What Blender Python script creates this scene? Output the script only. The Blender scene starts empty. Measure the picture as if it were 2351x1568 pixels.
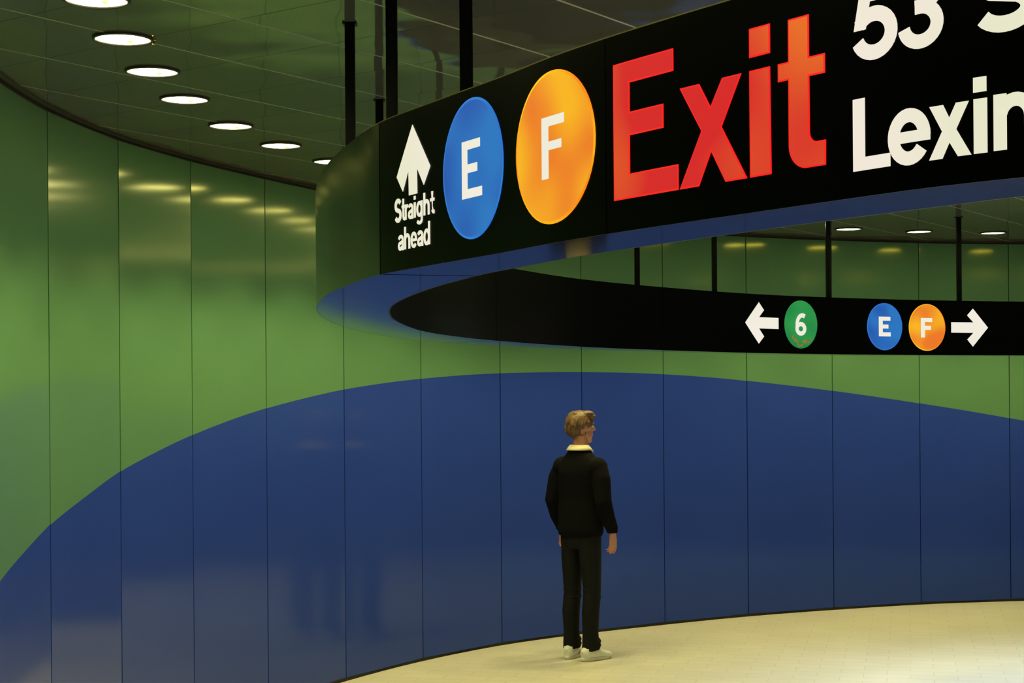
import bpy, bmesh, math, random
from mathutils import Vector, Matrix
from mathutils.geometry import tessellate_polygon
random.seed(7)
R = math.radians
SC = bpy.context.scene
COL = SC.collection

# ------------------------------------------------------------------ camera, world, exposure
PXW = 2351.0
FOC = 3650.0
CAM_H = 1.85
CEIL = 3.20
cam_data = bpy.data.cameras.new('camera')
cam = bpy.data.objects.new('camera', cam_data)
COL.objects.link(cam)
cam_data.sensor_fit = 'HORIZONTAL'
cam_data.sensor_width = 36.0
cam_data.lens = 36.0 * FOC / PXW
cam_data.shift_y = (912.2 - 784.0) / PXW
cam_data.clip_start = 0.05
cam.location = (0, 0, CAM_H)
cam.rotation_euler = (Matrix.Rotation(R(90), 3, 'X') @ Matrix.Rotation(-0.0077, 3, 'Z')).to_euler()
SC.camera = cam
w = bpy.data.worlds.new('world'); SC.world = w; w.use_nodes = True
w.node_tree.nodes['Background'].inputs[0].default_value = (0.55, 0.65, 0.5, 1)
w.node_tree.nodes['Background'].inputs[1].default_value = 0.02
SC.view_settings.view_transform = 'Standard'
SC.view_settings.look = 'None'
SC.view_settings.gamma = 1
SC.view_settings.use_curve_mapping = False
SC.view_settings.exposure = 0.0

LENS_STRENGTH = 16.0
SPOT_W = 88.0
MID_W = 260.0
SPOT_COL = (1.0, 0.88, 0.34)      # warm lamps along the wall
MID_COL = (0.90, 1.0, 1.0)        # cooler unseen lamps added over the middle of the hall

# ------------------------------------------------------------------ helpers
def tag(o, label=None, cat=None, group=None, kind=None):
    if label: o['label'] = label
    if cat: o['category'] = cat
    if group: o['group'] = group
    if kind: o['kind'] = kind
    return o

def empty(name, loc=(0, 0, 0), rz=0.0):
    o = bpy.data.objects.new(name, None)
    o.empty_display_size = 0.1
    COL.objects.link(o); o.location = loc; o.rotation_euler = (0, 0, rz)
    return o

def link(name, me, mats=(), parent=None, smooth=False):
    o = bpy.data.objects.new(name, me)
    COL.objects.link(o)
    for m in mats: me.materials.append(m)
    if smooth:
        for p in me.polygons: p.use_smooth = True
    if parent: o.parent = parent
    return o

def from_bm(name, bm, mats=(), parent=None, smooth=False):
    me = bpy.data.meshes.new(name)
    bmesh.ops.recalc_face_normals(bm, faces=bm.faces)
    bm.to_mesh(me); bm.free()
    return link(name, me, mats, parent, smooth)

def from_py(name, vs, fs, mats=(), parent=None, smooth=False):
    me = bpy.data.meshes.new(name)
    me.from_pydata(vs, [], fs); me.update()
    return link(name, me, mats, parent, smooth)

def new_mat(name):
    m = bpy.data.materials.new(name); m.use_nodes = True
    return m, m.node_tree, m.node_tree.nodes['Principled BSDF']

def N(nt, typ, **kw):
    n = nt.nodes.new(typ)
    for k, v in kw.items(): setattr(n, k, v)
    return n

def math_n(nt, op, a, b=None, c=None):
    n = N(nt, 'ShaderNodeMath', operation=op)
    for i, v in enumerate((a, b, c)):
        if v is None: continue
        if isinstance(v, (int, float)): n.inputs[i].default_value = v
        else: nt.links.new(v, n.inputs[i])
    return n.outputs[0]

def mix_rgb(nt, fac, a, b):
    n = N(nt, 'ShaderNodeMix', data_type='RGBA')
    for s, v in ((0, fac), (6, a), (7, b)):
        if isinstance(v, (int, float)): n.inputs[s].default_value = v
        elif isinstance(v, tuple): n.inputs[s].default_value = (*v, 1)
        else: nt.links.new(v, n.inputs[s])
    return n.outputs[2]

def plain(name, col, rough=0.5, metal=0.0, spec=0.5, noise=0.0, scale=20.0, coat=0.0):
    m, nt, b = new_mat(name)
    b.inputs['Roughness'].default_value = rough
    b.inputs['Metallic'].default_value = metal
    b.inputs['Specular IOR Level'].default_value = spec
    b.inputs['Coat Weight'].default_value = coat
    tc = N(nt, 'ShaderNodeTexCoord')
    nz = N(nt, 'ShaderNodeTexNoise'); nz.inputs['Scale'].default_value = scale
    nt.links.new(tc.outputs['Object'], nz.inputs['Vector'])
    lo = tuple(c * (1 - noise) for c in col); hi = tuple(min(1, c * (1 + noise)) for c in col)
    nt.links.new(mix_rgb(nt, nz.outputs[0], lo, hi), b.inputs['Base Color'])
    return m

def emis(name, a, b2, strength=1.0, scale=6.0):
    """back-lit translucent film, uneven tube glow painted into its colour by noise"""
    m, nt, b = new_mat(name)
    b.inputs['Base Color'].default_value = (0.01, 0.01, 0.01, 1)
    b.inputs['Roughness'].default_value = 0.3
    tc = N(nt, 'ShaderNodeTexCoord')
    nz = N(nt, 'ShaderNodeTexNoise'); nz.inputs['Scale'].default_value = scale
    nz.inputs['Detail'].default_value = 0
    nt.links.new(tc.outputs['Object'], nz.inputs['Vector'])
    f = N(nt, 'ShaderNodeMapRange'); f.inputs[1].default_value = .3; f.inputs[2].default_value = .7
    nt.links.new(nz.outputs[0], f.inputs[0])
    nt.links.new(mix_rgb(nt, f.outputs[0], a, b2), b.inputs['Emission Color'])
    b.inputs['Emission Strength'].default_value = strength
    return m

def srgb(r, g, b):
    def f(c):
        c /= 255.0
        return c / 12.92 if c <= 0.04045 else ((c + 0.055) / 1.055) ** 2.4
    return (f(r), f(g), f(b))

# ------------------------------------------------------------------ plan curves
def catmull(P, n=24):
    P = [Vector(p) for p in P]
    P = [2 * P[0] - P[1]] + P + [2 * P[-1] - P[-2]]
    out = []
    for i in range(1, len(P) - 2):
        p0, p1, p2, p3 = P[i - 1:i + 3]
        for k in range(n):
            t = k / n
            out.append(.5 * ((2 * p1) + (-p0 + p2) * t + (2 * p0 - 5 * p1 + 4 * p2 - p3) * t * t + (-p0 + 3 * p1 - 3 * p2 + p3) * t ** 3))
    out.append(P[-2])
    return out

class Path:
    def __init__(s, P):
        s.p = catmull(P); s.s = [0.0]
        for a, b in zip(s.p, s.p[1:]): s.s.append(s.s[-1] + (b - a).length)
        s.L = s.s[-1]
    def at(s, u):
        import bisect
        i = max(0, min(len(s.p) - 2, bisect.bisect_right(s.s, u) - 1))
        d = s.s[i + 1] - s.s[i]; t = (u - s.s[i]) / d
        p = s.p[i].lerp(s.p[i + 1], t)
        def tg(k):
            a = s.p[max(0, k - 1)]; b = s.p[min(len(s.p) - 1, k + 1)]
            return (b - a).normalized()
        return p, tg(i).lerp(tg(i + 1), max(0, min(1, t))).normalized()

# ------------------------------------------------------------------ materials of the setting
def enamel(name, c1, c2, tint, spec=None):
    m, nt, b = new_mat(name)
    tc = N(nt, 'ShaderNodeTexCoord')
    nz = N(nt, 'ShaderNodeTexNoise'); nz.inputs['Scale'].default_value = 1.3; nz.inputs['Detail'].default_value = 3
    nt.links.new(tc.outputs['Object'], nz.inputs['Vector'])
    nt.links.new(mix_rgb(nt, nz.outputs[0], c1, c2), b.inputs['Base Color'])
    b.inputs['Roughness'].default_value = 0.115
    b.inputs['Specular IOR Level'].default_value = 0.9
    b.inputs['Specular Tint'].default_value = (*tint, 1)
    if spec: b.inputs['Specular IOR Level'].default_value = spec
    n2 = N(nt, 'ShaderNodeTexNoise'); n2.inputs['Scale'].default_value = 0.9; n2.inputs['Detail'].default_value = 1
    nt.links.new(tc.outputs['Object'], n2.inputs['Vector'])
    bp = N(nt, 'ShaderNodeBump'); bp.inputs['Strength'].default_value = 0.04; bp.inputs['Distance'].default_value = 0.02
    nt.links.new(n2.outputs[0], bp.inputs['Height'])
    nt.links.new(bp.outputs[0], b.inputs['Normal'])
    return m

M_GREEN = enamel('green_enamel', (0.090, 0.208, 0.105), (0.105, 0.235, 0.115), (1.0, 0.95, 0.12))
M_BLUE = enamel('blue_enamel', (0.020, 0.046, 0.31), (0.024, 0.055, 0.34), (0.5, 0.75, 1.0), 0.30)
M_DARK = plain('black_gap', (0.004, 0.004, 0.004), 0.7)
M_TRIM = plain('bronze_trim', (0.10, 0.085, 0.06), 0.35, 0.8)

def floor_mat():
    m, nt, b = new_mat('cream_floor_tile')
    tc = N(nt, 'ShaderNodeTexCoord')
    mp = N(nt, 'ShaderNodeMapping'); mp.inputs['Rotation'].default_value[2] = R(14)
    nt.links.new(tc.outputs['Object'], mp.inputs[0])
    br = N(nt, 'ShaderNodeTexBrick')
    br.inputs['Color1'].default_value = (0.57, 0.54, 0.45, 1)
    br.inputs['Color2'].default_value = (0.54, 0.51, 0.42, 1)
    br.inputs['Mortar'].default_value = (0.46, 0.43, 0.34, 1)
    br.inputs['Scale'].default_value = 1.0
    br.inputs['Mortar Size'].default_value = 0.004
    br.inputs['Brick Width'].default_value = 0.30
    br.inputs['Row Height'].default_value = 0.15
    nt.links.new(mp.outputs[0], br.inputs['Vector'])
    nz = N(nt, 'ShaderNodeTexNoise'); nz.inputs['Scale'].default_value = 2.2; nz.inputs['Detail'].default_value = 6
    nt.links.new(tc.outputs['Object'], nz.inputs['Vector'])
    ramp = N(nt, 'ShaderNodeMapRange'); ramp.inputs[1].default_value = .35; ramp.inputs[2].default_value = .75
    ramp.inputs[3].default_value = 0; ramp.inputs[4].default_value = .35
    nt.links.new(nz.outputs[0], ramp.inputs[0])
    nt.links.new(mix_rgb(nt, ramp.outputs[0], br.outputs[0], (0.44, 0.41, 0.32)), b.inputs['Base Color'])
    b.inputs['Roughness'].default_value = 0.38
    b.inputs['Specular IOR Level'].default_value = 0.4
    bp = N(nt, 'ShaderNodeBump'); bp.inputs['Strength'].default_value = 0.15; bp.inputs['Distance'].default_value = 0.01
    nt.links.new(nz.outputs[0], bp.inputs['Height']); nt.links.new(bp.outputs[0], b.inputs['Normal'])
    return m
M_FLOOR = floor_mat()

def ceiling_mat():
    m, nt, b = new_mat('perforated_metal_ceiling')
    tc = N(nt, 'ShaderNodeTexCoord')
    sx = N(nt, 'ShaderNodeSeparateXYZ'); nt.links.new(tc.outputs['Object'], sx.inputs[0])
    X, Y = sx.outputs[0], sx.outputs[1]
    # grid turned 54.5 degrees; p runs across the light joints, q across the dark joints
    p = math_n(nt, 'ADD', math_n(nt, 'MULTIPLY', X, .814), math_n(nt, 'MULTIPLY', Y, -.581))
    q = math_n(nt, 'ADD', math_n(nt, 'MULTIPLY', X, .581), math_n(nt, 'MULTIPLY', Y, .814))
    pt = math_n(nt, 'DIVIDE', math_n(nt, 'ADD', p, 3.005 + 0.53 * 40), .530)
    qt = math_n(nt, 'DIVIDE', math_n(nt, 'ADD', q, -4.04 + 0.487 * 40), .487)
    def line(t, size, wid):
        fr = math_n(nt, 'FRACT', t)
        d = math_n(nt, 'MINIMUM', fr, math_n(nt, 'SUBTRACT', 1.0, fr))
        return math_n(nt, 'LESS_THAN', d, wid / size / 2)
    l1 = line(pt, .53, .012); l2 = line(qt, .487, .010)
    # perforation
    k = 2 * math.pi / 0.0072
    s1 = math_n(nt, 'SINE', math_n(nt, 'MULTIPLY', p, k)); s2 = math_n(nt, 'SINE', math_n(nt, 'MULTIPLY', q, k))
    perf = math_n(nt, 'GREATER_THAN', math_n(nt, 'MULTIPLY', s1, s2), 0.25)
    c = mix_rgb(nt, math_n(nt, 'MULTIPLY', perf, .5), (0.42, 0.40, 0.34), (0.12, 0.12, 0.10))
    c = mix_rgb(nt, l2, c, (0.03, 0.03, 0.025))
    c = mix_rgb(nt, l1, c, (0.55, 0.54, 0.47))
    nt.links.new(c, b.inputs['Base Color'])
    b.inputs['Metallic'].default_value = 1.0
    nt.links.new(math_n(nt, 'MAXIMUM', math_n(nt, 'MULTIPLY', l1, .5), .05), b.inputs['Roughness'])
    # every tile hangs a little out of true and sags a little
    cx = N(nt, 'ShaderNodeCombineXYZ')
    nt.links.new(math_n(nt, 'FLOOR', pt), cx.inputs[0]); nt.links.new(math_n(nt, 'FLOOR', qt), cx.inputs[1])
    wn = N(nt, 'ShaderNodeTexWhiteNoise', noise_dimensions='2D'); nt.links.new(cx.outputs[0], wn.inputs['Vector'])
    sub = N(nt, 'ShaderNodeVectorMath', operation='SUBTRACT'); nt.links.new(wn.outputs['Color'], sub.inputs[0]); sub.inputs[1].default_value = (.5, .5, .5)
    sc = N(nt, 'ShaderNodeVectorMath', operation='SCALE'); nt.links.new(sub.outputs[0], sc.inputs[0]); sc.inputs['Scale'].default_value = 0.022
    nz = N(nt, 'ShaderNodeTexNoise'); nz.inputs['Scale'].default_value = 2.2; nz.inputs['Detail'].default_value = 1
    nt.links.new(tc.outputs['Object'], nz.inputs['Vector'])
    bp = N(nt, 'ShaderNodeBump'); bp.inputs['Strength'].default_value = 0.35; bp.inputs['Distance'].default_value = 0.03
    nt.links.new(nz.outputs[0], bp.inputs['Height'])
    ad = N(nt, 'ShaderNodeVectorMath', operation='ADD'); nt.links.new(bp.outputs[0], ad.inputs[0]); nt.links.new(sc.outputs[0], ad.inputs[1])
    no = N(nt, 'ShaderNodeVectorMath', operation='NORMALIZE'); nt.links.new(ad.outputs[0], no.inputs[0])
    nt.links.new(no.outputs[0], b.inputs['Normal'])
    # matt share put in for the floor's brown reflection in the sheet
    d = N(nt, 'ShaderNodeBsdfDiffuse'); d.inputs[0].default_value = (0.125, 0.125, 0.098, 1)
    mx = N(nt, 'ShaderNodeMixShader'); mx.inputs[0].default_value = 0.40
    nt.links.new(b.outputs[0], mx.inputs[1]); nt.links.new(d.outputs[0], mx.inputs[2])
    out = [n for n in nt.nodes if n.type == 'OUTPUT_MATERIAL'][0]
    nt.links.new(mx.outputs[0], out.inputs[0])
    return m
M_CEIL = ceiling_mat()

# ------------------------------------------------------------------ setting: curved wall of enamel panels
WALL = [(-1.80, -5.0), (-1.80, -4.14), (-1.80, -3.28), (-1.80, -2.42), (-1.80, -1.56), (-1.80, -0.70), (-1.80, 0.16), (-1.80, 1.02), (-1.80, 1.88), (-1.80, 2.74),
        (-1.82, 3.60), (-1.91, 4.44), (-2.03, 5.29), (-2.12, 6.14),
        (-2.12, 6.45), (-2.123, 7.296), (-2.004, 8.129), (-1.783, 8.865), (-1.484, 9.600), (-1.10, 10.42), (-.64, 11.19), (-.088, 11.874), (.545, 12.41),
        (1.225, 12.873), (1.968, 13.318), (2.757, 13.68), (3.585, 13.985), (4.43, 14.16), (5.28, 14.24), (6.13, 14.26), (6.98, 14.26), (7.60, 14.26)]
WALL.pop(13)
WP = Path(WALL)
SEAM = [WP.s[24 * i] for i in range(len(WALL))]
S0 = SEAM[13] - 0.853 + 0.0      # arc origin used for the arch table: x = -2.05, y = 5.60
S_OFF = SEAM[14] - 1.699         # arc length of the seam at (-2.123, 7.296) in the table's measure
ARCH = [(-4.5, -0.35), (-3.3, -.05), (-2.3, .20), (-1.5, .42), (-.6, .665), (.3, .905), (.984, 1.104), (1.368, 1.199), (1.724, 1.289), (2.152, 1.389), (2.532, 1.485), (2.934, 1.574), (3.301, 1.652),
        (3.695, 1.727), (4.097, 1.794), (4.548, 1.855), (4.994, 1.908), (5.445, 1.951), (5.900, 1.985), (6.344, 2.012), (6.783, 2.030),
        (7.200, 2.040), (7.603, 2.043), (8.011, 2.040), (8.430, 2.028), (8.862, 2.006), (9.295, 1.974), (9.730, 1.933), (10.166, 1.886),
        (10.615, 1.830), (11.053, 1.770), (11.561, 1.692), (12.056, 1.606), (12.8, 1.46), (13.6, 1.29), (14.6, 1.06), (16.0, .7)]
def arch_z(s):
    s -= S_OFF
    if s <= ARCH[0][0]: return -1
    for k in range(len(ARCH) - 1):
        (a, za), (b, zb_) = ARCH[k], ARCH[k + 1]
        if a <= s <= b:
            p = ARCH[max(0, k - 1)]; q = ARCH[min(len(ARCH) - 1, k + 2)]
            ma = (zb_ - p[1]) / (b - p[0]); mb = (q[1] - za) / (q[0] - a)
            t = (s - a) / (b - a); h = b - a
            return (2*t**3-3*t*t+1)*za + (t**3-2*t*t+t)*h*ma + (-2*t**3+3*t*t)*zb_ + (t**3-t*t)*h*mb
    return ARCH[-1][1]

def build_wall():
    vs, fs, mi = [], [], []
    WALL_TOP = CEIL - 0.016
    nseg = 14
    for i in range(len(SEAM) - 1):
        A = Vector(WALL[i]); B = Vector(WALL[i + 1])
        t = (B - A).normalized(); nrm = Vector((t.y, -t.x))       # towards the room
        L = (B - A).length; gap = 0.0042
        yaw = random.uniform(-1, 1) * 0.003
        # true bow of the curved panel plus a little sheet-metal irregularity
        mid, _ = WP.at((SEAM[i] + SEAM[i + 1]) / 2)
        sag = (mid - (A + B) / 2).dot(nrm)
        bow = sag * (0.35 if 14 <= i < 26 else 0.9) + random.uniform(-.0015, .0015)
        base = len(vs)
        cols = []
        for k in range(nseg + 1):
            f = k / nseg
            x = gap + (L - 2 * gap) * f
            off = bow * 4 * f * (1 - f) + yaw * (x - L / 2)
            P = A + t * x + nrm * off
            s = SEAM[i] + (SEAM[i + 1] - SEAM[i]) * f
            # the flat sheets lie slightly in front of the true curve, so the colour line is set out from the curve behind them
            za = min(max(arch_z(s + abs(sag - bow) * 4 * f * (1 - f) * {14: 2.4, 15: 1.8, 16: 1.4, 17: 1.1, 18: .8, 19: .6}.get(i, 0)), 0.02), WALL_TOP - .01)
            rows = [0.02 + (za - 0.02) * r / 4 for r in range(4)] + [za] + [za + (WALL_TOP - za) * r / 4 for r in range(1, 5)]
            cols.append([len(vs) + j for j in range(len(rows))])
            for z in rows: vs.append((P.x, P.y, z))
        back = []
        for k in range(nseg):
            for j in range(8):
                a, b_, c, d = cols[k][j], cols[k + 1][j], cols[k + 1][j + 1], cols[k][j + 1]
                fs.append((a, b_, c, d)); mi.append(1 if j < 4 else 0)
        # folded returns at both vertical edges
        for col, flip in ((cols[0], 0), (cols[-1], 1)):
            rb = []
            for j in col:
                v = vs[j]; rb.append(len(vs)); vs.append((v[0] - nrm.x * .03, v[1] - nrm.y * .03, v[2]))
            for j in range(8):
                q = (rb[j], col[j], col[j + 1], rb[j + 1])
                fs.append(q[::-1] if flip else q); mi.append(1 if j < 4 else 0)
    # dark backing behind the joints
    pts = []
    for i, p in enumerate(WALL):
        a = Vector(WALL[max(0, i - 1)]); b = Vector(WALL[min(len(WALL) - 1, i + 1)])
        t = (b - a).normalized(); pts.append(Vector(p) - Vector((t.y, -t.x)) * 0.034)
    base = len(vs)
    for p in pts: vs.append((p.x, p.y, 0)); vs.append((p.x, p.y, CEIL))
    for i in range(len(pts) - 1):
        a = base + 2 * i; fs.append((a, a + 2, a + 3, a + 1)); mi.append(2)
    o = from_py('wall_back', vs, fs, (M_GREEN, M_BLUE, M_DARK))
    me = o.data
    for p, m_ in zip(me.polygons, mi): p.material_index = m_; p.use_smooth = True
    me.set_sharp_from_angle(angle=R(25))
    tag(o, kind='structure')
build_wall()

def ribbon(name, off0, off1, z0, z1, mat):
    """a strip that follows the wall: rectangular section from off0 to off1 in front of the panels"""
    vs, fs = [], []
    n = 120
    for k in range(n + 1):
        p, t = WP.at(WP.L * k / n); nr = Vector((t.y, -t.x))
        for o_, z in ((off0, z0), (off1, z0), (off1, z1), (off0, z1)):
            q = p + nr * o_; vs.append((q.x, q.y, z))
    for k in range(n):
        for j in range(4):
            a = 4 * k + j; b = 4 * k + (j + 1) % 4
            fs.append((a, b, b + 4, a + 4))
    return tag(from_py(name, vs, fs, (mat,)), kind='structure')
ribbon('base_gap_back', -0.02, 0.004, 0.0, 0.022, M_DARK)  # black strip stands in for the dark recess under the panels
ribbon('trim_1', 0.012, 0.040, CEIL - 0.010, CEIL + 0.002, M_TRIM)
ribbon('wall_top_shadow_line', -0.03, 0.010, CEIL - 0.022, CEIL - 0.001, M_DARK)  # black strip stands in for the shadowed gap above the panels

def slab(name, pts, z, mat, t=0.1, up=True):
    bm = bmesh.new()
    f = bm.faces.new([bm.verts.new((x, y, z)) for x, y in pts])
    r = bmesh.ops.extrude_face_region(bm, geom=[f])
    for v in r['geom']:
        if isinstance(v, bmesh.types.BMVert): v.co.z += (-t if up else t)
    return tag(from_bm(name, bm, (mat,)), kind='structure')
ring = []
for i, p in enumerate(WALL):
    a = Vector(WALL[max(0, i - 1)]); b = Vector(WALL[min(len(WALL) - 1, i + 1)])
    t = (b - a).normalized(); q = Vector(p) - Vector((t.y, -t.x)) * 0.034; ring.append((q.x, q.y))
outline = ring + [(7.6, -5.0)]
slab('floor', outline, 0.0, M_FLOOR, up=True)
slab('ceiling', outline, CEIL, M_CEIL, up=False)
M_TILEWALL = plain('slate_tile_wall', (0.05, 0.07, 0.11), 0.35, noise=.1, scale=3)
def box_wall(name, x0, x1, y0, y1):
    vs = [(x, y, z) for z in (0, CEIL) for x, y in ((x0, y0), (x1, y0), (x1, y1), (x0, y1))]
    fs = [(0, 1, 2, 3), (4, 5, 6, 7), (0, 1, 5, 4), (1, 2, 6, 5), (2, 3, 7, 6), (3, 0, 4, 7)]
    return tag(from_py(name, vs, fs, (M_TILEWALL,)), kind='structure')
box_wall('wall_right', 7.6, 7.7, -5.0, 14.3)
box_wall('wall_front', -1.9, 7.7, -5.1, -5.0)

# ------------------------------------------------------------------ hanging directional sign
SIGN_H = 0.4118
OUT = [(1.30, 2.19), (1.05, 2.37), (.826, 2.555), (.702, 2.673), (.572, 2.839), (.451, 3.005), (.328, 3.172), (.196, 3.362), (.083, 3.545), (-.024, 3.745), (-.179, 4.010),
       (-.358, 4.331), (-.465, 4.634), (-.588, 5.079), (-.705, 5.746), (-.755, 6.400), (-.747, 7.056), (-.665, 7.884), (-.493, 8.589), (-.104, 9.402),
       (.436, 10.10), (.945, 10.62), (1.58, 11.22), (2.25, 11.75), (3.03, 12.10), (3.90, 12.38), (4.9, 12.55)]
INN = [(1.38, 2.42), (1.13, 2.60), (.903, 2.795), (.815, 2.905), (.621, 3.158), (.366, 3.53), (.322, 3.595), (.175, 3.835), (.024, 4.133), (-.105, 4.426),
       (-.267, 4.935), (-.399, 5.521), (-.462, 6.06), (-.479, 6.700), (-.425, 7.498), (-.297, 8.092), (-.075, 8.715), (.38, 9.607),
       (.915, 10.303), (1.633, 11.04), (2.325, 11.516), (3.077, 11.880), (3.915, 12.150), (4.95, 12.31)]
PO = Path(OUT); PI = Path(INN)
def sign_bottom(y): return CAM_H + .345 - .006 * (y - 3)

M_FACE = plain('black_sign_film', (0.0012, 0.0012, 0.0012), 0.30, spec=0.06)
M_CAP = plain('black_sign_enamel', (0.0025, 0.005, 0.003), 0.17, spec=0.42)
M_FACEIN = plain('black_sign_sheet', (0.0018, 0.0018, 0.0016), 0.30, spec=0.08)
M_SOFFIT = plain('polished_steel_soffit', (0.20, 0.26, 0.38), 0.09, 1.0)
M_LIP = plain('lip_light_reflection', (0.40, 0.35, 0.18), 0.3, 1.0)  # yellow tint stands in for lights reflected along the top lip
M_HANG = plain('black_hanger_paint', (0.002, 0.002, 0.004), 0.25, spec=0.25)

sign = empty('directional_sign', (-.6, 6.2, 0))
tag(sign, 'long black illuminated Exit sign bent in a hairpin loop, hung from the ceiling', 'sign')
def spart(o):
    o.parent = sign; o.matrix_parent_inverse = Matrix.Translation((.6, -6.2, 0)); return o

def face_strip(name, path, u0, u1, v0, v1, mat, side, depth=0.006, step=0.06, gap=0.0025):
    """panel following the path; side=+1 shows to the left of travel, -1 to the right"""
    u0 += gap; u1 -= gap
    n = max(2, int((u1 - u0) / step))
    vs, fs = [], []
    for k in range(n + 1):
        p, t = path.at(u0 + (u1 - u0) * k / n)
        nr = Vector((-t.y, t.x)) * side
        zb = sign_bottom(p.y)
        for o_, v in ((0, v0), (0, v1), (-depth, v1), (-depth, v0)):
            q = p + nr * o_; vs.append((q.x, q.y, zb + v))
    for k in range(n):
        for j in range(4):
            a = 4 * k + j; b = 4 * k + (j + 1) % 4
            fs.append((a, a + 4, b + 4, b) if side > 0 else (a, b, b + 4, a + 4))
    fs.append((0, 1, 2, 3)); m_ = 4 * n; fs.append((m_, m_ + 3, m_ + 2, m_ + 1))
    o = from_py(name, vs, fs, (mat,), smooth=True)
    o.data.set_sharp_from_angle(angle=R(30))
    return spart(o)

for a, b in ((0, 1.614), (1.614, 2.735), (2.735, 5.2), (5.2, 7.6), (7.6, 10.0), (10.0, PO.L)):
    face_strip('face_panel', PO, a, b, 0, SIGN_H, M_FACE if a < 2.7 else M_CAP, +1, gap=0.0045 if a > 2 else 0.0015)
for a, b in ((0, 2.4), (2.4, 4.6), (4.6, 6.902), (6.902, 8.9), (8.9, 10.595), (10.595, PI.L)):
    face_strip('inner_panel', PI, a, b, 0, SIGN_H, M_FACEIN, -1, gap=0.003 if a < 7 and b < 9 else 0.0006)

# pair the two curves for soffit and top
def pairs():
    """(outer u, inner u) picked so that each rung crosses the band squarely"""
    keys = [(0, 0), (.9, 1.0), (2.735, 2.62), (3.5, 3.25), (5.0, 4.3), (6.2, 5.15), (7.2, 6.0), (8.3, 7.1), (9.5, 8.35), (10.8, 9.8), (12.2, 11.3), (PO.L, PI.L)]
    # nudge each inner key to the point nearest the outer key
    ks = []
    for uo, ui in keys:
        if uo in (0, PO.L): ks.append((uo, ui)); continue
        if uo == 2.735: ks.append((uo, None)); continue
        p, _ = PO.at(uo)
        best = min((PI.L * i / 1500 for i in range(1501)), key=lambda q: (PI.at(q)[0] - p).length)
        ks.append((uo, best))
    # joint seen in the photograph runs almost across the view
    p, _ = PO.at(2.735)
    best = min((1.5 + 2.5 * i / 800 for i in range(801)), key=lambda q: abs(PI.at(q)[0].y - (p.y + .075)) if PI.at(q)[0].x < .2 else 9)
    ks = [(a, best if b is None else b) for a, b in ks]
    return ks
KEYS = pairs()
def inner_of(uo):
    for (a, b), (c, d) in zip(KEYS, KEYS[1:]):
        if a <= uo <= c: return b + (d - b) * (uo - a) / (c - a)
    return PI.L

def deck(name, u0, u1, v, th, mat, inset=0.0, step=0.06):
    n = max(2, int((u1 - u0) / step)); vs, fs = [], []
    for k in range(n + 1):
        uo = u0 + (u1 - u0) * k / n
        a, ta = PO.at(uo); b, tb = PI.at(inner_of(uo))
        d = (b - a).normalized()
        a2 = a + d * inset; b2 = b - d * inset
        for q, dz in ((a2, 0), (b2, 0), (b2, th), (a2, th)): vs.append((q.x, q.y, sign_bottom(q.y) + v + dz))
    for k in range(n):
        for j in range(4):
            a = 4 * k + j; b = 4 * k + (j + 1) % 4; fs.append((a, b, b + 4, a + 4))
    fs.append((3, 2, 1, 0)); m_ = 4 * n; fs.append((m_, m_ + 1, m_ + 2, m_ + 3))
    return spart(from_py(name, vs, fs, (mat,)))
g_ = 0.009
deck('soffit_panel', 0, 2.735 - g_, 0.0, 0.004, M_SOFFIT, inset=.003)
deck('soffit_panel', 2.735 + g_, 7.4, 0.0, 0.004, M_SOFFIT, inset=.003)
deck('soffit_panel', 7.4 + g_, PO.L, 0.0, 0.004, M_SOFFIT, inset=.003)
deck('joint_backing', 2.6, 2.9, 0.005, 0.003, M_DARK, inset=.006)
deck('top_panel', 0, PO.L, SIGN_H - .010, 0.004, M_DARK, inset=.007)
face_strip('top_lip', PO, 0, 2.9, SIGN_H, SIGN_H + .0028, M_LIP, +1, depth=.008, gap=0)

# --- hanger rods: square tubes from the sign's top to the ceiling
HANG = [(-.36, 4.87), (-.573, 5.72), (-.115, 4.25), (-.590, 7.20), (-.395, 8.85), (-.055, 9.55), (.83, 10.47), (1.41, 11.03), (2.33, 11.68), (3.42, 12.14), (.62, 2.98), (4.45, 12.32)]
for x, y in HANG:
    z0 = sign_bottom(y) + SIGN_H - .008; h = .0175
    best = min((PO.L * i / 600 for i in range(601)), key=lambda q: (PO.at(q)[0] - Vector((x, y))).length)
    bm = bmesh.new()
    bmesh.ops.create_cube(bm, size=1.0)
    for v in bm.verts:
        v.co = Vector((x + v.co.x * 2 * h, y + v.co.y * 2 * h, z0 + (v.co.z + .5) * (CEIL - .006 - z0)))
    bmesh.ops.bevel(bm, geom=[e for e in bm.edges if abs(e.verts[0].co.z - e.verts[1].co.z) > .1], offset=.003, segments=2, affect='EDGES')
    hg = spart(from_bm('hanger', bm, (M_HANG,)))
    bm = bmesh.new(); bmesh.ops.create_cube(bm, size=1.0)
    for v in bm.verts:
        v.co = Vector((x + v.co.x * .05, y + v.co.y * .05, CEIL - .003 + v.co.z * .006))
    fl = from_bm('ceiling_flange', bm, (M_HANG,)); fl.parent = hg

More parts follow.
